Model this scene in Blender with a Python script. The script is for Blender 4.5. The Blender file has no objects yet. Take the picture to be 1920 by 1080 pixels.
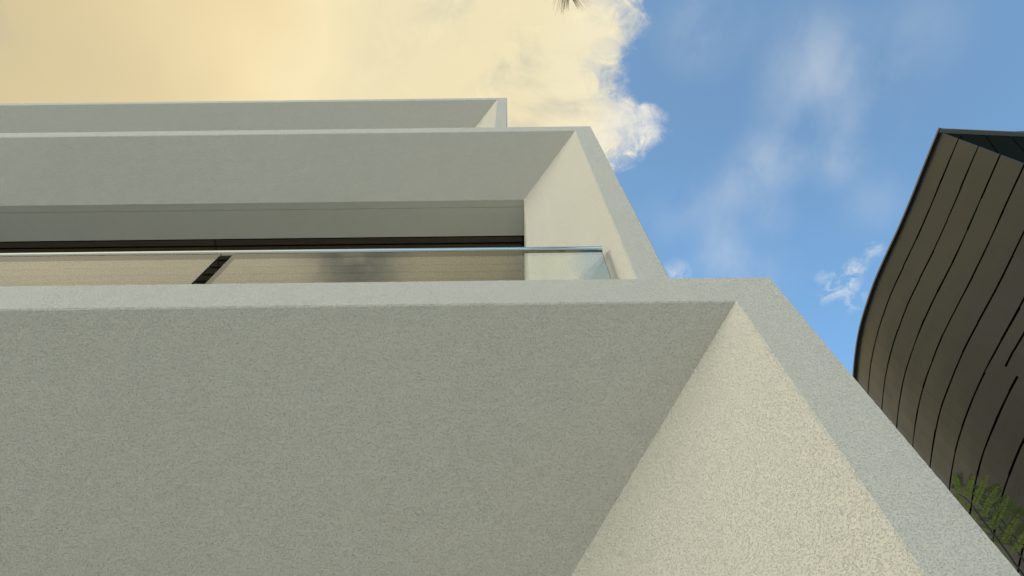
import bpy, bmesh, math, random
from mathutils import Vector, Matrix, noise

random.seed(11)
sc = bpy.context.scene
COL = sc.collection
EYE = 1.6                                   # camera height above the pavement

# ------------------------------------------------------------------ camera
F_PX, VP_D, ROLL = 1390.0, 599.0, math.radians(0.67)
PITCH = math.atan2(F_PX, VP_D)              # elevation of the view axis
cam_d = bpy.data.cameras.new("camera")
cam = bpy.data.objects.new("camera", cam_d)
COL.objects.link(cam)
cam_d.sensor_fit = 'HORIZONTAL'
cam_d.sensor_width = 36.0
cam_d.lens = 36.0 * F_PX / 1920.0
cam_d.clip_start = 0.02
cam_d.clip_end = 6000.0
cp, sp = math.cos(PITCH), math.sin(PITCH)
Rv, Uv, Fv = Vector((1, 0, 0)), Vector((0, -sp, cp)), Vector((0, cp, sp))
cr, sr = math.cos(ROLL), math.sin(ROLL)
Rx = Rv * cr - Uv * sr
Ux = Rv * sr + Uv * cr
M = Matrix((Rx, Ux, -Fv)).transposed().to_4x4()
M.translation = Vector((0, 0, EYE))
cam.matrix_world = M
sc.camera = cam

# ------------------------------------------------------------------ sky
SUN_EL, SUN_AZ = math.radians(27.0), math.radians(249.0)      # fairly low, from the left and a little in front
world = bpy.data.worlds.new("World")
sc.world = world
world.use_nodes = True
wt = world.node_tree
for n in list(wt.nodes):
    wt.nodes.remove(n)


class NT:
    """small helper to write node graphs"""
    def __init__(self, tree):
        self.t = tree

    def n(self, typ, **kw):
        nd = self.t.nodes.new(typ)
        for k, v in kw.items():
            setattr(nd, k, v)
        return nd

    def put(self, sock, v):
        if isinstance(v, bpy.types.NodeSocket):
            self.t.links.new(v, sock)
        elif v is not None:
            sock.default_value = v

    def math(self, op, a, b=None, c=None, clamp=False):
        nd = self.n('ShaderNodeMath', operation=op)
        nd.use_clamp = clamp
        for i, v in enumerate((a, b, c)):
            if v is not None:
                self.put(nd.inputs[i], v)
        return nd.outputs[0]

    def vmath(self, op, a, b=None):
        nd = self.n('ShaderNodeVectorMath', operation=op)
        self.put(nd.inputs[0], a)
        if b is not None:
            self.put(nd.inputs[1], b)
        return nd.outputs[0]

    def noise(self, vec, scale, detail=4.0, rough=0.5, dist=0.0, lac=2.0):
        nd = self.n('ShaderNodeTexNoise')
        nd.noise_dimensions = '3D'
        self.put(nd.inputs['Vector'], vec)
        nd.inputs['Scale'].default_value = scale
        nd.inputs['Detail'].default_value = detail
        nd.inputs['Roughness'].default_value = rough
        nd.inputs['Distortion'].default_value = dist
        nd.inputs['Lacunarity'].default_value = lac
        return nd.outputs['Fac']

    def rng(self, v, a, b, c=0.0, d=1.0, smooth=True):
        nd = self.n('ShaderNodeMapRange')
        nd.interpolation_type = 'SMOOTHSTEP' if smooth else 'LINEAR'
        self.put(nd.inputs['Value'], v)
        for k, x in (('From Min', a), ('From Max', b), ('To Min', c), ('To Max', d)):
            self.put(nd.inputs[k], x)
        return nd.outputs['Result']

    def ramp(self, v, stops):
        nd = self.n('ShaderNodeValToRGB')
        e = nd.color_ramp.elements
        while len(e) < len(stops):
            e.new(0.5)
        for el, (p, c) in zip(e, stops):
            el.position = p
            el.color = (*c, 1.0)
        self.put(nd.inputs[0], v)
        return nd.outputs[0]

    def mix(self, f, a, b, mode='MIX'):
        nd = self.n('ShaderNodeMix', data_type='RGBA', blend_type=mode)
        self.put(nd.inputs[0], f)
        self.put(nd.inputs[6], a if not isinstance(a, tuple) else (*a, 1.0))
        self.put(nd.inputs[7], b if not isinstance(b, tuple) else (*b, 1.0))
        return nd.outputs[2]

    def curve(self, v, pts):
        nd = self.n('ShaderNodeFloatCurve')
        c = nd.mapping.curves[0]
        while len(c.points) < len(pts):
            c.points.new(0.5, 0.5)
        for p, (x, y) in zip(c.points, pts):
            p.location = (x, y)
            p.handle_type = 'AUTO_CLAMPED'
        nd.mapping.update()
        self.put(nd.inputs['Value'], v)
        return nd.outputs[0]


W = NT(wt)
gen = W.n('ShaderNodeTexCoord').outputs['Generated']
sep = W.n('ShaderNodeSeparateXYZ')
wt.links.new(gen, sep.inputs[0])
dx, dy, dz = sep.outputs
zc = W.math('MAXIMUM', dz, 0.12)
cu = W.math('DIVIDE', dx, zc)               # cloud-layer coordinates: position on a level sheet overhead
cv = W.math('DIVIDE', dy, zc)
comb = W.n('ShaderNodeCombineXYZ')
wt.links.new(cu, comb.inputs[0])
wt.links.new(cv, comb.inputs[1])
pl = comb.outputs[0]
# edge of the big cloud bank across the sheet: u as a function of v
EDGE = [(-1.0, .16), (-.5, .11), (-.28, .115), (-.08, .155), (.03, .162), (.085, .168), (.125, .150), (.155, .160), (.178, .196), (.205, .206),
        (.232, .182), (.252, .15), (.30, .08), (.45, -.02), (1.0, -.25)]
t_v = W.math('MULTIPLY_ADD', cv, 0.5, 0.5, clamp=True)
e = W.curve(t_v, [((a + 1) / 2, (b + 1) / 2) for a, b in EDGE])
edge = W.math('MULTIPLY_ADD', e, 2.0, -1.0)
n1 = W.noise(pl, 9.0, 6.0, 0.6, 0.4)
n2 = W.noise(pl, 38.0, 7.0, 0.68, 0.8)
disp = W.math('ADD', W.math('MULTIPLY_ADD', n1, 0.085, -0.042), W.math('MULTIPLY_ADD', n2, 0.06, -0.030))
sd = W.math('ADD', W.math('SUBTRACT', edge, cu), disp)
mask = W.rng(sd, -0.012, 0.028)
# thinner, torn lower end of the bank
torn = W.math('MULTIPLY', W.rng(cv, 0.165, 0.235), W.rng(W.noise(pl, 30.0, 6.0, 0.65, 1.2), 0.62, 0.36))
torn = W.math('MULTIPLY', torn, W.rng(sd, 0.095, 0.02))
mask = W.math('MULTIPLY', mask, W.math('MULTIPLY_ADD', torn, -0.72, 1.0))
thin = W.math('MULTIPLY', W.rng(sd, 0.085, 0.0), W.rng(W.noise(pl, 20.0, 6.0, 0.65, 0.8), 0.62, 0.42))
mask = W.math('MULTIPLY', mask, W.math('MULTIPLY_ADD', thin, -0.42, 1.0))
# colours of the bank: warm near the low sun (left), white at its torn edge
mott = W.noise(pl, 5.5, 5.0, 0.55, 0.5)
lowf = W.noise(pl, 2.6, 3.0, 0.5)
cpos = W.math('ADD', W.math('MULTIPLY_ADD', cu, 0.8, 0.6), W.math('MULTIPLY_ADD', lowf, 0.36, -0.18), clamp=True)
ccol = W.ramp(cpos, [(0.0, (.47, .45, .39)), (0.075, (.69, .57, .33)), (0.256, (.79, .65, .375)), (0.37, (.93, .76, .44)), (0.43, (.985, .84, .51)),
                     (0.48, (.88, .77, .49)), (0.60, (.875, .775, .505)), (0.68, (.925, .84, .615)), (0.72, (.90, .85, .74)), (0.78, (.87, .86, .83)), (1.0, (.72, .74, .76))])
folds = W.noise(pl, 3.4, 4.0, 0.5, 0.3)
ccol = W.mix(W.math('MULTIPLY', W.rng(folds, 0.40, 0.70), 0.13), ccol, (.60, .54, .40))
grey = W.math('MULTIPLY', W.rng(mott, 0.46, 0.66), W.rng(cu, -0.18, 0.06))
grey = W.math('MULTIPLY', grey, 0.95)
ccol = W.mix(grey, ccol, (.50, .49, .43))
hot = W.math('MULTIPLY', W.rng(W.noise(pl, 13.0, 5.0, 0.6, 0.6), 0.50, 0.68), W.rng(cu, -0.3, 0.05))
ccol = W.mix(W.math('MULTIPLY', hot, 0.55), ccol, (1.02, .89, .58))
# out of view: bright cream patch added for glass and rail reflections, then grey-white
near = W.math('MULTIPLY', W.rng(cv, -0.10, -0.40), W.math('MULTIPLY', W.rng(cu, -1.1, -0.65), W.rng(cu, 0.08, -0.30)))
ccol = W.mix(near, ccol, (1.35, 1.18, .84))
ccol = W.mix(W.rng(cv, -0.7, -2.0), ccol, (.78, .74, .64))
# thin high wisps in the blue
wv = W.n('ShaderNodeMapping')
wv.inputs['Rotation'].default_value = (0, 0, math.radians(-24))
wv.inputs['Scale'].default_value = (1.25, 0.9, 1.0)
wv.inputs['Location'].default_value = (0.36, 0.12, 0.0)
wt.links.new(pl, wv.inputs[0])
ws = W.noise(wv.outputs[0], 6.5, 4.5, 0.55, 0.15)



def blob(u, v, r0, r1):
    p = W.n('ShaderNodeVectorMath', operation='DISTANCE')
    wt.links.new(pl, p.inputs[0])
    p.inputs[1].default_value = (u, v, 0)
    return W.rng(p.outputs['Value'], r1, r0)


ccol = W.mix(W.math('MULTIPLY', blob(-.225, -.388, .0, .12), W.rng(W.noise(pl, 13.0, 3.0, 0.5), 0.3, 0.6)), ccol, (.45, .44, .38))
def total(parts):
    acc = None
    for (u, v, r, k) in parts:
        x = W.math('MULTIPLY', blob(u, v, 0.0, r), k)
        acc = x if acc is None else W.math('ADD', acc, x)
    return acc


patches = total([(.43, .17, .14, .8), (.39, .10, .10, .6), (.345, .26, .075, 1.0), (.30, .385, .075, .9), (.45, .245, .06, .5), (.25, .07, .09, .7),
                 (.28, .30, .08, .7), (.51, .31, .07, .45), (.37, .42, .07, .55), (.22, .33, .06, .4), (.53, .08, .10, .35), (.37, .33, .05, .5)])
wisp = W.math('MULTIPLY_ADD', W.math('MULTIPLY', W.rng(ws, 0.30, 0.70), patches), 0.44, 0.035, clamp=True)
tuft = total([(.488, .426, .036, 1.0), (.502, .405, .026, .7), (.468, .447, .026, .7), (.507, .458, .030, .7), (.523, .378, .024, .6), (.455, .42, .02, .4)])
tn = W.noise(pl, 42.0, 6.0, 0.66, 0.7)
tuft = W.math('MULTIPLY', W.math('MULTIPLY', tuft, W.rng(tn, 0.40, 0.66)), 0.9, clamp=True)
veil = W.math('MAXIMUM', wisp, tuft)
veil = W.math('MAXIMUM', veil, W.math('MULTIPLY', blob(.240, .412, 0.0, .035), W.math('MULTIPLY', W.rng(tn, 0.30, 0.62), 0.6)))
horizon = W.rng(dz, 0.28, 0.0)              # pale air low down, all round
sky = W.n('ShaderNodeTexSky', sky_type='NISHITA')
sky.sun_disc = False
sky.sun_elevation = SUN_EL
sky.sun_rotation = SUN_AZ
sky.altitude = 10.0
sky.air_density = 1.0
sky.dust_density = 1.7
sky.ozone_density = 0.5
bg_sky = W.n('ShaderNodeBackground')
bg_sky.inputs['Strength'].default_value = 0.15
air = W.mix(W.rng(dy, 0.08, 0.58), (.78, 1.02, 1.06), (.98, 1.42, 1.52))
tint = W.mix(1.0, sky.outputs[0], air, 'MULTIPLY')
wt.links.new(tint, bg_sky.inputs['Color'])
bg_veil = W.n('ShaderNodeBackground')
bg_veil.inputs['Color'].default_value = (.62, .67, .72, 1)
bg_veil.inputs['Strength'].default_value = 0.55
bg_cloud = W.n('ShaderNodeBackground')
wt.links.new(ccol, bg_cloud.inputs['Color'])
bg_cloud.inputs['Strength'].default_value = 0.5
m1 = W.n('ShaderNodeMixShader')
wt.links.new(veil, m1.inputs[0])
wt.links.new(bg_sky.outputs[0], m1.inputs[1])
wt.links.new(bg_veil.outputs[0], m1.inputs[2])
m2 = W.n('ShaderNodeMixShader')
wt.links.new(W.math('MULTIPLY', mask, W.math('SUBTRACT', 1.0, horizon)), m2.inputs[0])
wt.links.new(m1.outputs[0], m2.inputs[1])
wt.links.new(bg_cloud.outputs[0], m2.inputs[2])
wo = W.n('ShaderNodeOutputWorld')
wt.links.new(m2.outputs[0], wo.inputs[0])

# ------------------------------------------------------------------ sun behind thin cloud
sun_d = bpy.data.lights.new("sun", 'SUN')
sun_d.energy = 0.5
sun_d.angle = math.radians(24.0)
sun_d.color = (1.0, 0.95, 0.84)
sun = bpy.data.objects.new("sun", sun_d)
COL.objects.link(sun)
sdir = Vector((math.sin(SUN_AZ) * math.cos(SUN_EL), math.cos(SUN_AZ) * math.cos(SUN_EL), math.sin(SUN_EL)))
sun.rotation_euler = (-sdir).to_track_quat('-Z', 'Y').to_euler()
sun.location = (-4, -4, 14)

sc.view_settings.view_transform = 'Standard'
sc.view_settings.look = 'None'
sc.view_settings.exposure = 1.0
sc.view_settings.gamma = 1.0
sc.view_settings.use_curve_mapping = False
sc.cycles.max_bounces = 8
sc.cycles.use_denoising = True
sc.cycles.denoising_input_passes = 'RGB_ALBEDO_NORMAL'
sc.cycles.denoising_prefilter = 'NONE'


# ------------------------------------------------------------------ object helpers
def mesh_obj(name, verts, faces, mat, parent=None, smooth=False):
    me = bpy.data.meshes.new(name)
    me.from_pydata([tuple(v) for v in verts], [], faces)
    me.materials.append(mat)
    if smooth:
        me.polygons.foreach_set('use_smooth', [True] * len(me.polygons))
    me.update()
    o = bpy.data.objects.new(name, me)
    COL.objects.link(o)
    if parent is not None:
        o.parent = parent
    return o


def thing(name, label, cat, loc=(0, 0, 0), group=None):
    o = bpy.data.objects.new(name, None)
    o.empty_display_size = 0.2
    COL.objects.link(o)
    o.location = loc
    tag(o, label, cat, group)
    return o


def tag(o, label, cat, group=None):
    o['label'] = label
    o['category'] = cat
    if group:
        o['group'] = group
    return o


def structure(o):
    o['kind'] = 'structure'
    return o


class MB:
    def __init__(self):
        self.v, self.f = [], []

    def quad(self, a, b, c, d):
        i = len(self.v)
        self.v += [Vector(a), Vector(b), Vector(c), Vector(d)]
        self.f.append((i, i + 1, i + 2, i + 3))

    def box(self, x0, x1, y0, y1, z0, z1):
        i = len(self.v)
        self.v += [Vector(p) for p in ((x0, y0, z0), (x1, y0, z0), (x1, y1, z0), (x0, y1, z0),
                                       (x0, y0, z1), (x1, y0, z1), (x1, y1, z1), (x0, y1, z1))]
        for q in ((0, 3, 2, 1), (4, 5, 6, 7), (0, 1, 5, 4), (1, 2, 6, 5), (2, 3, 7, 6), (3, 0, 4, 7)):
            self.f.append(tuple(i + k for k in q))

    def prism(self, bottom, top):
        """solid between two rings of the same length"""
        n = len(bottom)
        i = len(self.v)
        self.v += [Vector(p) for p in bottom] + [Vector(p) for p in top]
        self.f.append(tuple(i + k for k in reversed(range(n))))
        self.f.append(tuple(i + n + k for k in range(n)))
        for k in range(n):
            k2 = (k + 1) % n
            self.f.append((i + k, i + k2, i + n + k2, i + n + k))

    def tube(self, pts, radii, n=6):
        base = len(self.v)
        up = Vector((0.31, 0.17, 0.93)).normalized()
        for k, p in enumerate(pts):
            p = Vector(p)
            a = Vector(pts[max(k - 1, 0)])
            b = Vector(pts[min(k + 1, len(pts) - 1)])
            d = (b - a).normalized()
            s = d.cross(up)
            if s.length < 1e-3:
                s = d.cross(Vector((1, 0, 0)))
            s.normalize()
            t = s.cross(d)
            for j in range(n):
                an = 2 * math.pi * j / n
                self.v.append(p + (s * math.cos(an) + t * math.sin(an)) * radii[k])
        for k in range(len(pts) - 1):
            for j in range(n):
                j2 = (j + 1) % n
                self.f.append((base + k * n + j, base + k * n + j2, base + (k + 1) * n + j2, base + (k + 1) * n + j))
        self.f.append(tuple(base + j for j in reversed(range(n))))
        self.f.append(tuple(base + (len(pts) - 1) * n + j for j in range(n)))

    def build(self, name, mat, parent=None, smooth=False):
        return mesh_obj(name, self.v, self.f, mat, parent, smooth)


# ------------------------------------------------------------------ materials
def new_mat(name):
    m = bpy.data.materials.new(name)
    m.use_nodes = True
    t = m.node_tree
    b = t.nodes['Principled BSDF']
    return m, NT(t), b


def stucco_mat(name, col, depth=0.010, scale=1.0):
    m, N, b = new_mat(name)
    geo = N.n('ShaderNodeNewGeometry')
    pos = geo.outputs['Position']
    warp = N.n('ShaderNodeTexNoise')
    N.put(warp.inputs['Vector'], pos)
    warp.inputs['Scale'].default_value = 55.0 * scale
    warp.inputs['Detail'].default_value = 2.0
    sc_ = N.n('ShaderNodeVectorMath', operation='SCALE')
    N.put(sc_.inputs[0], warp.outputs['Color'])
    sc_.inputs['Scale'].default_value = 0.016 / scale
    p2 = N.vmath('ADD', pos, sc_.outputs[0])
    a = N.noise(p2, 112.0 * scale, 3.0, 0.55, 0.3)
    ridge = N.math('SUBTRACT', 1.0, N.math('ABSOLUTE', N.math('MULTIPLY_ADD', a, 4.0, -2.0)), clamp=True)
    c = N.noise(pos, 230.0 * scale, 3.0, 0.6)
    d = N.noise(pos, 16.0, 2.0, 0.5)
    pits = N.rng(N.noise(pos, 70.0 * scale, 1.0, 0.5), 0.30, 0.22)
    h = N.math('ADD', N.math('MULTIPLY', ridge, 0.40), N.math('MULTIPLY', a, 0.9))
    h = N.math('ADD', h, N.math('MULTIPLY', c, 0.16))
    crev = N.rng(h, 0.45, 0.92, smooth=False)
    h = N.math('ADD', h, N.math('MULTIPLY', d, 1.6))
    h = N.math('SUBTRACT', h, N.math('MULTIPLY', pits, 0.35))
    bump = N.n('ShaderNodeBump')
    bump.inputs['Strength'].default_value = 1.0
    bump.inputs['Distance'].default_value = depth
    N.put(bump.inputs['Height'], h)
    N.put(b.inputs['Normal'], bump.outputs[0])
    # weathering: faint broad tone changes and thin rain streaks
    big = N.noise(pos, 1.3, 4.0, 0.55)
    mp = N.n('ShaderNodeMapping')
    mp.inputs['Scale'].default_value = (9.0, 9.0, 0.7)
    N.put(mp.inputs[0], pos)
    streak = N.noise(mp.outputs[0], 1.0, 4.0, 0.6)
    k = N.math('ADD', N.math('MULTIPLY', N.rng(big, 0.3, 0.7), 0.5), N.math('MULTIPLY', N.rng(streak, 0.3, 0.7), 0.5))
    dark = tuple(x * 0.955 for x in col)
    cc = N.mix(k, dark, col)
    cc = N.mix(N.math('MULTIPLY', pits, 0.10), cc, tuple(x * 0.55 for x in col))  # pits tinted darker, their relief shade put into the colour
    # relief shading put into the colour: hollows of the render coat darkened
    cc = N.mix(crev, N.mix(1.0, cc, (.90, .90, .89), "MULTIPLY"), cc)
    N.put(b.inputs['Base Color'], cc)
    b.inputs['Roughness'].default_value = 0.82
    b.inputs['Specular IOR Level'].default_value = 0.3
    return m


M_STUCCO = stucco_mat("white_stucco", (.690, .652, .590), depth=0.0029, scale=2.25)
M_PLASTER = stucco_mat("smooth_plaster", (.70, .70, .64), depth=0.0012, scale=1.6)


def metal_mat(name, col, rough, seed=0.0, metallic=0.9, var=0.18):
    m, N, b = new_mat(name)
    tc = N.n('ShaderNodeTexCoord').outputs['Object']
    oi = N.n('ShaderNodeObjectInfo')
    big = N.noise(tc, 2.1, 4.0, 0.55, 0.4)
    fine = N.noise(tc, 40.0, 3.0, 0.6)
    k = N.math('ADD', N.math('MULTIPLY', big, 0.5), N.math('MULTIPLY', oi.outputs['Random'], 0.5))
    lo = tuple(x * (1 - var) for x in col)
    hi = tuple(x * (1 + var) for x in col)
    N.put(b.inputs['Base Color'], N.mix(k, lo, hi))
    b.inputs['Metallic'].default_value = metallic
    N.put(b.inputs['Roughness'], N.math('ADD', rough - 0.06, N.math('MULTIPLY', fine, 0.12)))
    bump = N.n('ShaderNodeBump')
    bump.inputs['Strength'].default_value = 0.6
    bump.inputs['Distance'].default_value = 0.06
    N.put(bump.inputs['Height'], N.noise(tc, 0.9, 2.0, 0.45))
    N.put(b.inputs['Normal'], bump.outputs[0])
    return m


M_ZINC = metal_mat("bronze_zinc", (.062, .062, .0545), 0.30, metallic=0.85, var=0.05)
M_TRIM = metal_mat("dark_zinc_trim", (.13, .125, .12), 0.45)
M_ENDTRIM = metal_mat("grey_green_trim", (.20, .215, .205), 0.6, metallic=0.0)
M_STEEL = metal_mat("brushed_steel", (.78, .77, .74), 0.16, metallic=1.0, var=0.04)


def plain(name, col, rough=0.6, var=0.2, scale=6.0, spec=0.5):
    m, N, b = new_mat(name)
    tc = N.n('ShaderNodeTexCoord').outputs['Object']
    k = N.noise(tc, scale, 5.0, 0.6)
    N.put(b.inputs['Base Color'], N.mix(k, tuple(x * (1 - var) for x in col), tuple(x * (1 + var) for x in col)))
    b.inputs['Roughness'].default_value = rough
    b.inputs['Specular IOR Level'].default_value = spec
    return m


M_BLUEZ = plain("dark_slate_metal", (.011, .015, .014), 0.7, 0.15, spec=0.0)
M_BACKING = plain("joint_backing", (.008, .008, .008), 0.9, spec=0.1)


def timber_mat():
    m, N, b = new_mat("dark_timber")
    tc = N.n('ShaderNodeTexCoord').outputs['Object']
    oi = N.n('ShaderNodeObjectInfo')
    mp = N.n('ShaderNodeMapping')
    mp.inputs['Scale'].default_value = (1.2, 40.0, 40.0)
    N.put(mp.inputs[0], tc)
    g = N.noise(mp.outputs[0], 2.0, 5.0, 0.6, 0.4)
    k = N.math('ADD', N.math('MULTIPLY', g, 0.55), N.math('MULTIPLY', oi.outputs['Random'], 0.45))
    N.put(b.inputs['Base Color'], N.mix(k, (.042, .031, .019), (.095, .072, .046)))
    b.inputs['Roughness'].default_value = 0.55
    return m


M_TIMBER = timber_mat()


def glass_mat():
    m = bpy.data.materials.new("balustrade_glass")
    m.use_nodes = True
    t = m.node_tree
    t.nodes.remove(t.nodes['Principled BSDF'])
    N = NT(t)
    tr = N.n('ShaderNodeBsdfTransparent')
    tr.inputs['Color'].default_value = (.93, .965, .945, 1)
    gl = N.n('ShaderNodeBsdfGlossy')
    gl.inputs['Roughness'].default_value = 0.015
    gl.inputs['Color'].default_value = (.97, .98, .96, 1)
    geo = N.n('ShaderNodeNewGeometry')
    dt = N.n('ShaderNodeVectorMath', operation='DOT_PRODUCT')
    t.links.new(geo.outputs['Normal'], dt.inputs[0])
    t.links.new(geo.outputs['Incoming'], dt.inputs[1])
    c_ = N.math('SUBTRACT', 1.0, N.math('ABSOLUTE', dt.outputs['Value']))
    schlick = N.math('MULTIPLY_ADD', N.math('POWER', c_, 5.0), 0.957, 0.043)
    mx = N.n('ShaderNodeMixShader')
    t.links.new(schlick, mx.inputs[0])
    t.links.new(tr.outputs[0], mx.inputs[1])
    t.links.new(gl.outputs[0], mx.inputs[2])
    t.links.new(mx.outputs[0], t.nodes['Material Output'].inputs[0])
    return m


M_GLASS = glass_mat()
M_GEDGE = plain("glass_edge", (.030, .045, .036), 0.2, 0.1)


def leaf_mat(name, a, b_, transl=0.35):
    m, N, b = new_mat(name)
    geo = N.n('ShaderNodeNewGeometry')
    k = N.noise(geo.outputs['Position'], 60.0, 3.0, 0.6)
    kk = N.math('ADD', N.math('MULTIPLY', k, 0.6), N.math('MULTIPLY', geo.outputs['Random Per Island'], 0.4))
    c = N.mix(kk, a, b_)
    N.put(b.inputs['Base Color'], c)
    b.inputs['Roughness'].default_value = 0.5
    b.inputs['Specular IOR Level'].default_value = 0.35
    t = m.node_tree
    tl = N.n('ShaderNodeBsdfTranslucent')
    t.links.new(c, tl.inputs[0])
    mx = N.n('ShaderNodeMixShader')
    mx.inputs[0].default_value = transl
    t.links.new(b.outputs[0], mx.inputs[1])
    t.links.new(tl.outputs[0], mx.inputs[2])
    t.links.new(mx.outputs[0], t.nodes['Material Output'].inputs[0])
    return m


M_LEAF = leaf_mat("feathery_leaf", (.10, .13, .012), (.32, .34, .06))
M_LEAFDARK = leaf_mat("dark_leaf", (.035, .055, .008), (.13, .15, .03))  # darker leaf green that sets some fronds apart
M_DRYLEAF = leaf_mat("thin_leaf", (.045, .050, .022), (.075, .080, .035), 0.2)
M_PALM = leaf_mat("palm_leaf", (.10, .09, .03), (.30, .22, .11), 0.5)
M_BARK = plain("bark", (.11, .085, .06), 0.9, 0.35, 25.0)
M_STEM = plain("leaf_stem", (.030, .026, .014), 0.7, 0.3, 60.0)


def pavement_mat():
    m, N, b = new_mat("concrete_pavement")
    pos = N.n('ShaderNodeNewGeometry').outputs['Position']
    k = N.math('ADD', N.math('MULTIPLY', N.noise(pos, 0.6, 5.0, 0.6), 0.6), N.math('MULTIPLY', N.noise(pos, 30.0, 4.0, 0.6), 0.4))
    N.put(b.inputs['Base Color'], N.mix(k, (.49, .475, .43), (.62, .60, .545)))
    b.inputs['Roughness'].default_value = 0.85
    bump = N.n('ShaderNodeBump')
    bump.inputs['Distance'].default_value = 0.003
    N.put(bump.inputs['Height'], N.noise(pos, 120.0, 4.0, 0.6))
    N.put(b.inputs['Normal'], bump.outputs[0])
    return m


# ------------------------------------------------------------------ ground
g = MB()
g.quad((-1500, -1500, 0), (1500, -1500, 0), (1500, 1500, 0), (-1500, 1500, 0))
structure(g.build("ground", pavement_mat()))

# ------------------------------------------------------------------ the white terraced building
S = 0.85                                    # metres per unit of facade distance
bld = thing("terraced_building", "white stucco building with stepped storeys framed by deep splayed surrounds", "building", (0, S, 0))


def wpt(x, y, z):                           # facade units -> metres, relative to the building's Empty
    return Vector((S * x, S * (y - 1.0), S * z + EYE))


X_LEFT = -11.0
BACK_Y = 9.0


def jit(p, amp, freq):
    n = noise.noise_vector(p * freq) + 0.6 * noise.noise_vector(p * freq * 2.7 + Vector((7, 3, 1)))
    return p + n * amp


def storey(Y, xo, xi, zt, zi, zb, t, fine, fine_len, part_label):
    """one framed storey: rim with a splayed reveal and soffit. Lengths in facade units, fine = sample step (m)."""
    rim_l = xo - xi
    xlo, xli = X_LEFT, X_LEFT + rim_l
    bv = 0.005 / S
    # samples along the right jamb (bottom -> top) then the head (right -> left) then the left jamb
    def segs(a, b, near_end, step, near):
        """parameters 0..1 from a to b, dense over 'near' next to the end marked"""
        L = abs(b - a) * S
        out = []
        if near >= L:
            n = max(2, int(L / step))
            return [i / n for i in range(n + 1)]
        nd = max(2, int(near / step))
        k = near / L
        dense = [k * i / nd for i in range(nd + 1)]
        coarse = [k + (1 - k) * i / 12 for i in range(1, 13)]
        out = dense + coarse
        if near_end == 'b':
            out = [1 - q for q in reversed(out)]
        return out
    # ring: list of (outer (x,z), inner (x,z), inner deep (x,z), tag)
    jamb = segs(zb, zt, 'b', fine, fine_len * 0.6)
    head = segs(xo, xlo, 'a', fine, fine_len)
    rows = []
    for q in jamb:
        rows.append(((xo, zb + (zt - zb) * q), (xi, zb + (zi - zb) * q), (xi - t, zb + (zi - t - zb) * q), 'r'))
    for q in head[1:]:
        rows.append(((xo + (xlo - xo) * q, zt), (xi + (xli - xi) * q, zi), (xi - t + (xli + t - xi + t) * q, zi - t), 'h'))
    for q in (0.5, 1.0):
        rows.append(((xlo, zt + (zb - zt) * q), (xli, zi + (zb - zi) * q), (xli + t, zi - t + (zb - zi + t) * q), 'l'))
    amp = 0.0006 if fine < 0.02 else 0.0
    ring = []
    for (o, i, d, tg) in rows:
        dirv = Vector((d[0] - i[0], 1.06 * t, d[1] - i[1]))
        dn = dirv.normalized()
        inn = Vector((i[0], Y, i[1]))
        out = Vector((o[0], Y, o[1]))
        toward = (out - inn).normalized()
        P = [wpt(o[0], BACK_Y, o[1]),
             wpt(o[0], Y + bv, o[1]),
             wpt(*(out - toward * bv)),
             wpt(*(inn + toward * bv)),
             wpt(*(inn + dn * bv)),
             wpt(d[0], Y + 1.06 * t, d[1])]
        s1, s2 = out - toward * (bv * 4), inn + toward * (bv * 4)
        P += [wpt(*s1), wpt(*s2), wpt(*(inn + dn * (bv * 4))), wpt(o[0], Y + bv * 4, o[1])]
        for k in (1, 2, 3, 4):
            P[k] = jit(P[k], amp, 55.0)
        ring.append((P, tg))
    def strip(a, b, want=None):
        v, f = [], []
        for (P, tg) in ring:
            v += [P[a], P[b]]
        for k in range(len(ring) - 1):
            tg = ring[k + 1][1]
            if want is None or tg in want:
                f.append((2 * k, 2 * k + 2, 2 * k + 3, 2 * k + 1))
        used = sorted({i for q in f for i in q})
        mp = {u: n for n, u in enumerate(used)}
        return [v[u] for u in used], [tuple(mp[i] for i in q) for q in f]
    def merged(name, pairs, want, mat, parent):
        V, Fc = [], []
        for a, b in pairs:
            v, f = strip(a, b, want)
            n = len(V)
            V += v
            Fc += [tuple(i + n for i in q) for q in f]
        return mesh_obj(name, V, Fc, mat, parent)
    frame = merged("storey_frame", [(9, 1), (1, 2), (2, 6), (6, 7), (7, 3), (3, 4), (4, 8)], None, M_STUCCO, bld)
    frame['label'] = part_label
    merged("side_wall", [(0, 9)], ('r',), M_STUCCO, bld)
    merged("side_wall", [(0, 9)], ('l',), M_STUCCO, bld)
    merged("roof_slab", [(0, 9)], ('h',), M_STUCCO, bld)
    merged("splayed_soffit", [(8, 5)], ('h',), M_STUCCO, frame)
    merged("splayed_reveal", [(8, 5)], ('r',), M_STUCCO, frame)
    merged("splayed_reveal", [(8, 5)], ('l',), M_STUCCO, frame)
    return frame


Z_G = -EYE / S
F1 = storey(1.0, .9025, .7275, 2.392, 2.193, Z_G, .62, .005, 2.9, "lowest and nearest storey frame")
F2 = storey(1.3, .718, .564, 6.648, 6.457, 2.40, .4547, .010, 5.2, "middle storey frame, set back above the lowest")
F3 = storey(1.7, -.040, -.180, 10.84, 10.685, 6.66, .47, .02, 8.5, "top storey frame, narrowest and set furthest back")


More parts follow.
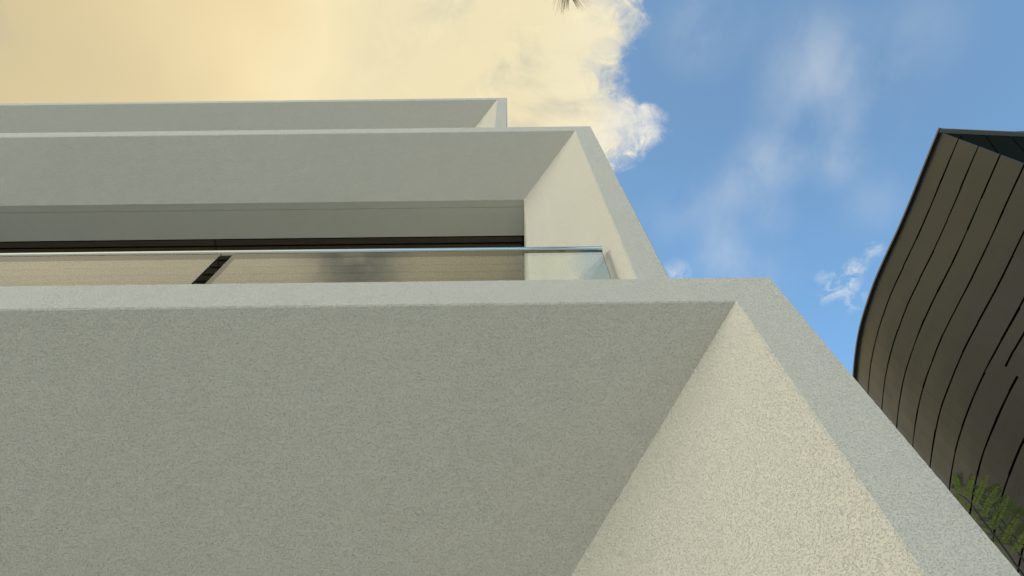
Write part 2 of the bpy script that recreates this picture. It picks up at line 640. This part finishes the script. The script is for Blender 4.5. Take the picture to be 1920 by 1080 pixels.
def recess(frame, Y, xi, zi, zb, t, y_end):
    """level ceiling, side walls and back wall behind the splay"""
    y0, xr, xl, z = Y + 1.06 * t, xi - t, X_LEFT + (0.15 + t), zi - t
    m = MB()
    yg = y0 + .062                          # shadow groove along the ceiling
    m.quad(wpt(xl, y0, z), wpt(xr, y0, z), wpt(xr, yg - .0022, z), wpt(xl, yg - .0022, z))
    m.quad(wpt(xl, yg - .0022, z + .005), wpt(xr, yg - .0022, z + .005), wpt(xr, yg + .0022, z + .005), wpt(xl, yg + .0022, z + .005))
    m.quad(wpt(xl, yg - .0022, z), wpt(xr, yg - .0022, z), wpt(xr, yg - .0022, z + .005), wpt(xl, yg - .0022, z + .005))
    m.quad(wpt(xl, yg + .0022, z + .005), wpt(xr, yg + .0022, z + .005), wpt(xr, yg + .0022, z), wpt(xl, yg + .0022, z))
    m.quad(wpt(xl, yg + .0022, z), wpt(xr, yg + .0022, z), wpt(xr, y_end, z), wpt(xl, y_end, z))
    m.quad(wpt(xl, y_end, z), wpt(xr, y_end, z), wpt(xr, y_end, z + .05), wpt(xl, y_end, z + .05))
    m.build("ceiling", M_PLASTER, frame)
    yb = y_end + 1.7
    w = MB()
    w.quad(wpt(xr, y0, zb), wpt(xr, yb, zb), wpt(xr, yb, z + .05), wpt(xr, y0, z))
    w.build("inner_side_wall", M_PLASTER, frame)
    w = MB()
    w.quad(wpt(xl, y0, zb), wpt(xl, yb, zb), wpt(xl, yb, z + .05), wpt(xl, y0, z))
    w.build("inner_side_wall", M_PLASTER, frame)
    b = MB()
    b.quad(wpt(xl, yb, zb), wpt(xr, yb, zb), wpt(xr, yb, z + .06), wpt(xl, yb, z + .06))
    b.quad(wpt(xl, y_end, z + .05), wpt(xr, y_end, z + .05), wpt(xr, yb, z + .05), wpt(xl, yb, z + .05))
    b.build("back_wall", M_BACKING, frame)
    return xl, xr, z, yb


recess(F1, 1.0, .7275, 2.193, Z_G, .62, 2.1)
xl2, xr2, z2, yb2 = recess(F2, 1.3, .564, 6.457, 2.40, .4547, 2.098)
recess(F3, 1.7, -.18, 10.685, 6.66, .47, 2.5)

# timber slats of the upper balcony ceiling, running along the facade and butted at their ends
pitch = .0657
y = 2.098 + .012
row = 0
butt = -2.545
while y + .05 < yb2:
    ends = [xr2 - .012, butt + random.uniform(-.004, .004), -7.1, xl2 + .012] if row % 2 in (0, 1) else [xr2 - .012, -4.5, xl2 + .012]
    for a, b in zip(ends[:-1], ends[1:]):
        dz_ = random.uniform(-.002, .002)
        m = MB()
        p0, p1 = wpt(b + .004, y, z2 + .006 + dz_), wpt(a - .004, y + pitch - .016, z2 + .034 + dz_)
        m.box(p0.x, p1.x, p0.y, p1.y, p0.z, p1.z)
        m.build("timber_slat", M_TIMBER, F2)
    y += pitch
    row += 1

# sliding door behind the balcony
for a, b in ((xl2 + .02, -7.0), (-6.98, -3.2), (-3.18, xr2 - .02)):
    dr = MB()
    p0, p1 = wpt(a, yb2 - .06, 2.42), wpt(b, yb2 - .02, 5.95)
    w_ = .07
    dr.box(p0.x, p1.x, p0.y, p1.y, p1.z - w_, p1.z)
    dr.box(p0.x, p1.x, p0.y, p1.y, p0.z, p0.z + w_)
    dr.box(p0.x, p0.x + w_, p0.y, p1.y, p0.z + w_, p1.z - w_)
    dr.box(p1.x - w_, p1.x, p0.y, p1.y, p0.z + w_, p1.z - w_)
    door = dr.build("sliding_door", M_TRIM, bld)
    gl = MB()
    ym = (p0.y + p1.y) / 2
    gl.box(p0.x + w_, p1.x - w_, ym - .004, ym + .004, p0.z + w_, p1.z - w_)
    gl.build("door_pane", M_GLASS, door)

# ------------------------------------------------------------------ glass balustrade of the balcony
YB = 1.35
bal = thing("glass_balustrade", "frameless glass balcony balustrade with slim steel handrail on the middle storey", "balustrade",
            (0, S * YB, S * 2.392 + EYE))


def bpt(x, y, z):
    return Vector((S * x, S * (y - YB), S * (z - 2.392)))


for x0, x1 in ((-1.440, .4674), (-4.5, -1.5055), (-7.6, -4.5655), (-10.2, -7.6655)):
    m = MB()
    p0, p1 = bpt(x0, YB, 2.402), bpt(x1, YB, 3.603)
    th = 0.006
    m.box(p0.x, p1.x, -th, th, p0.z, p1.z)
    gp = m.build("glass_pane", M_GLASS, bal)
    gp.data.materials.append(M_GEDGE)
    for pf in gp.data.polygons:
        if abs(pf.normal.y) < .5:
            pf.material_index = 1
rail = MB()
rr = 0.0135
zr = 3.631
ra, rb = bpt(-10.3, YB, zr), bpt(.4749, YB, zr)
rail.tube([ra, rb - Vector((.003, 0, 0)), rb], [rr, rr, rr * .75], 20)
h = rail.build("handrail", M_STEEL, bal, smooth=False)
for p in h.data.polygons:
    p.use_smooth = len(p.vertices) == 4
ch = MB()
p0, p1 = bpt(-10.3, YB, 2.394), bpt(.4674, YB, 2.40)
ch.box(p0.x, p1.x, -.03, -.007, .002, .09)
ch.box(p0.x, p1.x, .007, .03, .002, .09)
ch.build("base_channel", M_STEEL, bal)

# ------------------------------------------------------------------ the curved metal-clad building
H = 11.0
met = thing("metal_clad_building", "tall curved building clad in dark bronze metal panels with black joints", "building", (6.4, 2.3, 0))
MO = Vector((6.4, 2.3, 0))
KNOWN = [(.2035, .5805), (.248, .572), (.302, .5622), (.345, .5533), (.386, .5432), (.425, .5345), (.462, .5292), (.50, .5258), (.535, .5260), (.582, .5298)]
slope = .11
yy, xx = KNOWN[-1]
PLAN = list(KNOWN)
while yy < 1.3:
    yy += .04
    slope += .055
    xx += .04 * slope
    PLAN.append((yy, xx))


def plan_x(y):
    for (a, xa), (b, xb) in zip(PLAN[:-1], PLAN[1:]):
        if a <= y <= b:
            # smooth (Catmull-Rom) interpolation
            i = PLAN.index((a, xa))
            p0 = PLAN[max(i - 1, 0)]
            p3 = PLAN[min(i + 2, len(PLAN) - 1)]
            t = (y - a) / (b - a)
            m0 = (xb - p0[1]) / (b - p0[0]) * (b - a)
            m1 = (p3[1] - xa) / (p3[0] - a) * (b - a)
            return ((2 * t ** 3 - 3 * t ** 2 + 1) * xa + (t ** 3 - 2 * t ** 2 + t) * m0 + (-2 * t ** 3 + 3 * t ** 2) * xb + (t ** 3 - t ** 2) * m1)
    return PLAN[-1][1]


def mpt(x, y, z):
    return Vector((H * x, H * y, H * z + EYE)) - MO


def plan_n(y):
    e_ = .004
    s_ = (plan_x(min(y + e_, 1.29)) - plan_x(max(y - e_, .2035))) / (min(y + e_, 1.29) - max(y - e_, .2035))
    return Vector((-1.0, s_, 0)).normalized()         # outward (towards the white building)


CRS = .0445
JOINTS = [.2085, .262, .302, .345, .3855, .425, .462, .50, .535, .582, .624, .666, .708, .75, .80, .86]
GAP = .017                                   # half of the dark joint, metres


def panel(y0, y1, z1, z0, nsub):
    """one curved metal tray between two plan positions; z in H units, top z1"""
    m = MB()
    th = .020
    off = random.uniform(-.0004, .0004)
    tilt = random.uniform(-.0008, .0008)
    n = nsub
    fr_t, fr_b, bk_t, bk_b = [], [], [], []
    hz = GAP / H
    hy = .00015 / H
    jt, jb = random.uniform(-.0035, .0035), random.uniform(-.0035, .0035)
    st, sb = random.uniform(-.012, .012), random.uniform(-.012, .012)
    ya, yb_ = y0 + hy, y1 - hy
    for k in range(n + 1):
        q = k / n
        yq = ya + (yb_ - ya) * q
        xa, xb = plan_x(ya), plan_x(yb_)
        if nsub == 1:
            xq = xa + (xb - xa) * q
        else:
            xq = plan_x(yq)
        no = plan_n(yq)
        zt_, zb_ = z1 - hz + (jt + st * (q - .5)) / H, z0 + hz + (jb + sb * (q - .5)) / H
        o = no * (off + tilt * (q - .5))
        fr_t.append(mpt(xq, yq, zt_) + o)
        fr_b.append(mpt(xq, yq, zb_) + o)
        bk_t.append(mpt(xq, yq, zt_) + o - no * th)
        bk_b.append(mpt(xq, yq, zb_) + o - no * th)
    for k in range(n):
        m.quad(fr_t[k], fr_t[k + 1], fr_b[k + 1], fr_b[k])
        m.quad(bk_t[k], bk_t[k + 1], fr_t[k + 1], fr_t[k])
        m.quad(fr_b[k], fr_b[k + 1], bk_b[k + 1], bk_b[k])
    m.quad(fr_t[0], fr_b[0], bk_b[0], bk_t[0])
    m.quad(fr_t[-1], bk_t[-1], bk_b[-1], fr_b[-1])
    return m.build("metal_panel", M_ZINC, met)


top_z = .9990
n_courses = 14
for k in range(n_courses):
    z1 = top_z - .0005 - CRS * k
    z0 = top_z - .0005 - CRS * (k + 1)
    js = list(JOINTS)
    if k in (6, 7):
        js = [.2085, .262, .302, .345, .3855, .4055, .425, .462, .50, .535, .582, .624, .666, .708, .75, .80, .86]
    for a, b in zip(js[:-1], js[1:]):
        zz1, zz0 = z1, z0
        if k == 6 and b <= .406:
            zz0 = z0 + .0215
        if k == 7 and b <= .406:
            zz1 = z1 + .0215
        if k > 9 and b <= .38:
            pass
        panel(a, b, zz1, zz0, 2)
zz = top_z - CRS * n_courses
while zz > -EYE / H + .01:                   # plain long trays further down
    z0 = max(zz - CRS, -EYE / H)
    panel(.2085, .86, zz, z0, 14)
    zz -= CRS
# backing wall behind the trays, roof, rest of the body
bk = MB()
ys = [.2092 + (1.2 - .2092) * i / 60 for i in range(61)]
ring = [(plan_x(q) + .0035, q) for q in ys]
for (xa, ya), (xb, yb_) in zip(ring[:-1], ring[1:]):
    bk.quad(mpt(xa, ya, -EYE / H), mpt(xb, yb_, -EYE / H), mpt(xb, yb_, 1.0), mpt(xa, ya, 1.0))
bk.build("backing_wall", M_BACKING, met)
# coping along the curved eave: a slim folded trim standing 40 mm proud
cpn = MB()
ys = [.2035 + (1.2 - .2035) * i / 90 for i in range(91)]
prev = None
for q in ys:
    qq = max(q, .2035)
    no = plan_n(qq)
    base = mpt(plan_x(qq), q, 1.0)
    sec = [base + no * .040 + Vector((0, 0, -.034)), base + no * .040 + Vector((0, 0, .002)), base - no * .20 + Vector((0, 0, .012)),
           base - no * .20 + Vector((0, 0, -.025)), base + no * .006 + Vector((0, 0, -.030))]
    if prev:
        for k in range(5):
            k2 = (k + 1) % 5
            cpn.quad(prev[k], prev[k2], sec[k2], sec[k])
    else:
        cpn.v += sec
        cpn.f.append((0, 1, 2, 3, 4))
    prev = sec
cpn.build("eave_coping", M_TRIM, met)
# end wall (faces the camera side) with slanting joints
yE = .2035
def ept(x, z, o=0.0):
    return mpt(x, yE + .055 * (x - .5774), z) + Vector((0, o + .04, 0))
# corner bead
xc = .5775
lean = .46
zb_e = 0.40
tops = [.5805, .6015, .6365, .6715, .7065, .742, .78, .82]
zt_e = .990
polys = []
def clipx(x, z, zlow):
    return x - lean * (z - zlow)
for i in range(len(tops) - 1):
    a, b = tops[i] + .0012, tops[i + 1] - .0012
    # slanting parallelogram clipped at the corner line x = xmin
    xmin = .5809
    if i == 0:
        a = xmin
        pts = [(a, zt_e), (b, zt_e), (xmin, zt_e - (b - xmin) / lean)]
    else:
        za, zb2 = zt_e - (a - xmin) / lean, zt_e - (b - xmin) / lean
        pts = [(a, zt_e), (b, zt_e), (xmin, zb2), (xmin, za)]
    m = MB()
    m.prism([ept(x, z, 0.02) for x, z in pts], [ept(x, z, 0.04) for x, z in pts])
    m.build("end_panel", M_BLUEZ, met)
lowz = zt_e - (tops[-1] - .0012 - .5809) / lean
m = MB()
m.prism([ept(x, z, .02) for x, z in ((.5809, -EYE / H), (1.3, -EYE / H), (1.3, zt_e), (tops[-1] + .0012, zt_e), (.5809, lowz - .003))],
        [ept(x, z, .04) for x, z in ((.5809, -EYE / H), (1.3, -EYE / H), (1.3, zt_e), (tops[-1] + .0012, zt_e), (.5809, lowz - .003))])
m.build("end_panel", M_BLUEZ, met)
m = MB()
q = [(.5809, -EYE / H), (1.3, -EYE / H), (1.3, .997), (.5809, .997)]
m.prism([ept(x, z, .05) for x, z in q], [ept(x, z, .09) for x, z in q])
m.build("end_backing", M_BACKING, met)
m = MB()
q = [(.5782, .9968), (1.3, .9968), (1.3, 1.0003), (.5782, 1.0003)]
m.prism([ept(x, z, -.04) for x, z in q], [ept(x, z, .025) for x, z in q])
m.build("end_coping", M_ENDTRIM, met)
rf = MB()
rr_ = [mpt(x, y_, 1.001) for x, y_ in ring[::4]]
rf.v = [mpt(1.3, .2035 + .006, 1.001)] + rr_ + [mpt(1.3, 1.2, 1.001)]
rf.f = [tuple(range(len(rf.v)))]
rf.build("roof", M_TRIM, met)


# ------------------------------------------------------------------ feathery tree in the passage between the buildings
def pinnate(mb, pts, leaf_len, leaf_w, n_pairs, up, start=.12, stem_r=.0012, taper=True, droop=.25):
    """a thin stem carrying pairs of small leaflets"""
    P = [Vector(p) for p in pts]
    mb.tube(P, [stem_r * (1 - .6 * i / (len(P) - 1)) for i in range(len(P))], 4)
    L = [0.0]
    for a, b in zip(P[:-1], P[1:]):
        L.append(L[-1] + (b - a).length)
    tot = L[-1]
    def at(s):
        for i in range(len(P) - 1):
            if s <= L[i + 1] or i == len(P) - 2:
                q = (s - L[i]) / max(L[i + 1] - L[i], 1e-6)
                return P[i].lerp(P[i + 1], q), (P[i + 1] - P[i]).normalized()
    for i in range(n_pairs):
        q = start + (1 - start) * (i + .5) / n_pairs
        p, d = at(q * tot)
        side = d.cross(up)
        if side.length < 1e-3:
            side = d.cross(Vector((1, 0, 0)))
        side.normalize()
        nup = side.cross(d)
        env = math.sin(math.pi * min(1, .18 + .82 * q) ** .9) ** .5 if taper else 1
        for s_ in (-1, 1):
            if random.random() < .04:
                continue
            ln = leaf_len * max(env, .25) * random.uniform(.85, 1.1)
            wd = leaf_w * random.uniform(.85, 1.1)
            ax = (side * s_ + d * random.uniform(.25, .55) + nup * random.uniform(-droop, droop)).normalized()
            bx = ax.cross(nup).normalized()
            i0 = len(mb.v)
            mb.v += [p, p + ax * ln * .35 + bx * wd * .5, p + ax * ln * .8 + bx * wd * .35, p + ax * ln,
                     p + ax * ln * .8 - bx * wd * .35, p + ax * ln * .35 - bx * wd * .5]
            mb.f.append(tuple(range(i0, i0 + 6)))
    return at, tot


def ray(px, py, dist):
    a, b = px - 960, py - 540
    u = a * cr - b * sr
    v = a * sr + b * cr
    d = (Rv * u - Uv * v + Fv * F_PX).normalized()
    return d * dist + Vector((0, 0, EYE))


TR = Vector((2.35, 2.75, 0.0))
tree = thing("feathery_tree", "small green tree with fern-like leaves beside the white wall in front of the metal building", "tree", TR)
crown = Vector((2.18, 2.42, 3.55))
tk = MB()
tk.tube([Vector((0, 0, 0)), Vector((.03, -.06, .9)), Vector((-.04, -.12, 1.9)), Vector((-.08, -.22, 2.8)), crown - TR],
        [.055, .045, .035, .026, .016], 10)
tk.build("trunk", M_BARK, tree, smooth=True)


def frond(pts, n_pinna, pin_len, leaf_len, leaf_w, mat, facing, first=.22, pairs=16, lift=0.0):
    """a twice-divided leaf: main stem, pinnae in pairs, leaflets in pairs on each"""
    P = [Vector(p) - TR for p in pts]
    stem = MB()
    n = 14
    fine = []
    for i in range(n + 1):
        t = i / n * (len(P) - 1)
        k = min(int(t), len(P) - 2)
        q = t - k
        p0, p1, p2, p3 = P[max(k - 1, 0)], P[k], P[k + 1], P[min(k + 2, len(P) - 1)]
        fine.append(.5 * ((2 * p1) + (p2 - p0) * q + (2 * p0 - 5 * p1 + 4 * p2 - p3) * q * q + (3 * p1 - p0 - 3 * p2 + p3) * q ** 3))
    stem.tube(fine, [.0048 - .0036 * i / n for i in range(n + 1)], 6)
    so = stem.build("leaf_stem", M_STEM, tree, smooth=True)
    lf = MB()
    for i in range(n_pinna):
        q = first + (1 - first) * (i + .3) / n_pinna
        t = q * n
        k = min(int(t), n - 1)
        p = fine[k].lerp(fine[k + 1], t - k)
        d = (fine[k + 1] - fine[k]).normalized()
        side = d.cross(facing).normalized()
        up = side.cross(d)
        for s_ in (-1, 1):
            if random.random() < .06:
                continue
            L_ = pin_len * (.55 + .9 * math.sin(math.pi * (.15 + .8 * q))) * .72 * random.uniform(.85, 1.12)
            ax = (side * s_ + d * random.uniform(.45, .8) + up * random.uniform(-.12, .28)).normalized()
            bend = up * random.uniform(-.10, .16) + Vector((0, 0, lift)) - Vector((0, 0, .05))
            pts_ = [p, p + ax * L_ * .35 + bend * L_ * .2, p + ax * L_ * .7 + bend * L_ * .5, p + ax * L_ + bend * L_ * 1.0]
            pinnate(lf, pts_, leaf_len, leaf_w, pairs, up, .06, .0009)
    # terminal pinna
    lo = lf.build("leaf", mat, tree)
    so.parent = lo
    return lo


face = Vector((-.45, -.55, -.70)).normalized()
D0 = 3.75
# the leaf that shows most: its stem climbs along the wall's edge
frond([crown, ray(1925, 1085, D0), ray(1885, 1030, D0), ray(1845, 978, D0 - .02), ray(1815, 938, D0 - .04), ray(1793, 925, D0 - .05)], 7, .150, .016, .0062, M_LEAF, face, .30, 19)
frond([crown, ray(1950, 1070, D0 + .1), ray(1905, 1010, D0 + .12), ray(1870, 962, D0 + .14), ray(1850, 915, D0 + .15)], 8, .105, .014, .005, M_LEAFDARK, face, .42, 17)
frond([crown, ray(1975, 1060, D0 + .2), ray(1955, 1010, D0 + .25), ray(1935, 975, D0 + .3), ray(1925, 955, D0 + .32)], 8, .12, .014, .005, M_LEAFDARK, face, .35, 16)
frond([crown, ray(1960, 1040, D0 + .5), ray(1925, 985, D0 + .6), ray(1895, 955, D0 + .65), ray(1880, 940, D0 + .68)], 7, .17, .008, .0022, M_DRYLEAF, face, .40, 9)
frond([crown, ray(1890, 1010, D0 + .3), ray(1840, 945, D0 + .35), ray(1812, 912, D0 + .36), ray(1798, 903, D0 + .37)], 7, .075, .007, .003, M_DRYLEAF, face, .72, 8)
# the rest of the crown, leaning away from the passage wall
for an in (20, 62, 105, 150, 335):
    r_ = math.radians(an)
    o = Vector((math.cos(r_), math.sin(r_), 0))
    frond([crown, crown + o * .22 + Vector((0, 0, .22)), crown + o * .5 + Vector((0, 0, .33)), crown + o * .8 + Vector((0, 0, .22))],
          10, .16, .018, .0075, M_LEAF, Vector((0, 0, -1)), .25, 14)

# ------------------------------------------------------------------ palm behind the viewer, one drooping leaf reaching overhead
PB = Vector((2.3, -1.5, 0.0))
palm = thing("palm_tree", "tall palm whose drooping leaf tip hangs into the top of the sky", "palm tree", PB)
top = Vector((-1.75, .70, 13.3))
tk = MB()
tp = [Vector((0, 0, 0)), Vector((.02, .03, .4)), Vector((.0, .06, 3)), Vector((-.25, .16, 6.6)), Vector((-.9, .40, 10.2)), top]
tk.tube(tp, [.17, .13, .11, .10, .09, .085], 14)
tk.build("trunk", M_BARK, palm, smooth=True)


def palm_leaf(pts, n_pairs, llen, droop, w=.020):
    P = [Vector(p) for p in pts]
    mb = MB()
    n = 22
    fine = []
    for i in range(n + 1):
        t = i / n * (len(P) - 1)
        k = min(int(t), len(P) - 2)
        q = t - k
        p0, p1, p2, p3 = P[max(k - 1, 0)], P[k], P[k + 1], P[min(k + 2, len(P) - 1)]
        fine.append(.5 * ((2 * p1) + (p2 - p0) * q + (2 * p0 - 5 * p1 + 4 * p2 - p3) * q * q + (3 * p1 - p0 - 3 * p2 + p3) * q ** 3))
    mb.tube(fine, [.016 * (1 - .88 * i / n) + .001 for i in range(n + 1)], 6)
    for i in range(n_pairs):
        q = .16 + .84 * (i + .5) / n_pairs
        t = q * n
        k = min(int(t), n - 1)
        p = fine[k].lerp(fine[k + 1], t - k)
        d = (fine[k + 1] - fine[k]).normalized()
        side = d.cross(Vector((0, 0, 1))).normalized()
        for s_ in (-1, 1):
            fwd = .5 + 4.2 * q ** 4
            ln = llen * (math.sin(math.pi * (.12 + .80 * q)) ** .6) * random.uniform(.8, 1.1)
            ax = (side * s_ + d * fwd + Vector((random.uniform(-.1, .1), random.uniform(-.1, .1), random.uniform(-.1, .15)))).normalized()
            prevp = None
            bw = Vector((0, 0, 1)).cross(ax).normalized()
            rows = []
            for j in range(5):
                u = j / 4
                c = p + ax * ln * u + Vector((0, 0, -droop * ln * u * u))
                ww = w * .5 * (1 - u) ** .7 if j < 4 else .0004
                ww = max(ww if j else w * .28, .0005)
                rows.append((c - bw * ww, c + bw * ww))
            for a, b in zip(rows[:-1], rows[1:]):
                mb.quad(a[0], a[1], b[1], b[0])
    return mb.build("palm_leaf", M_PALM, palm)


tipw = Vector((.93, .38, 13.8)) - PB
palm_leaf([top, top + Vector((.05, .20, .45)), top + Vector((.15, .50, .66)), tipw + Vector((-.05, -.25, .16)), tipw + Vector((.0, -.03, .02))], 80, .66, .22, .008)
for k, an in enumerate((188, 212, 240, 268, 300, 328, 352, 200, 226, 254, 284, 312, 340)):
    r_ = math.radians(an)
    o = Vector((math.cos(r_), math.sin(r_), 0))
    el = .9 if k < 7 else .35
    Lr = 1.15
    palm_leaf([top, top + o * .3 + Vector((0, 0, .4 * el + .1)), top + o * .7 + Vector((0, 0, .45 * el)), top + o * Lr + Vector((0, 0, -.1 - .4 * (1 - el)))],
              30, .34, .4, .012)
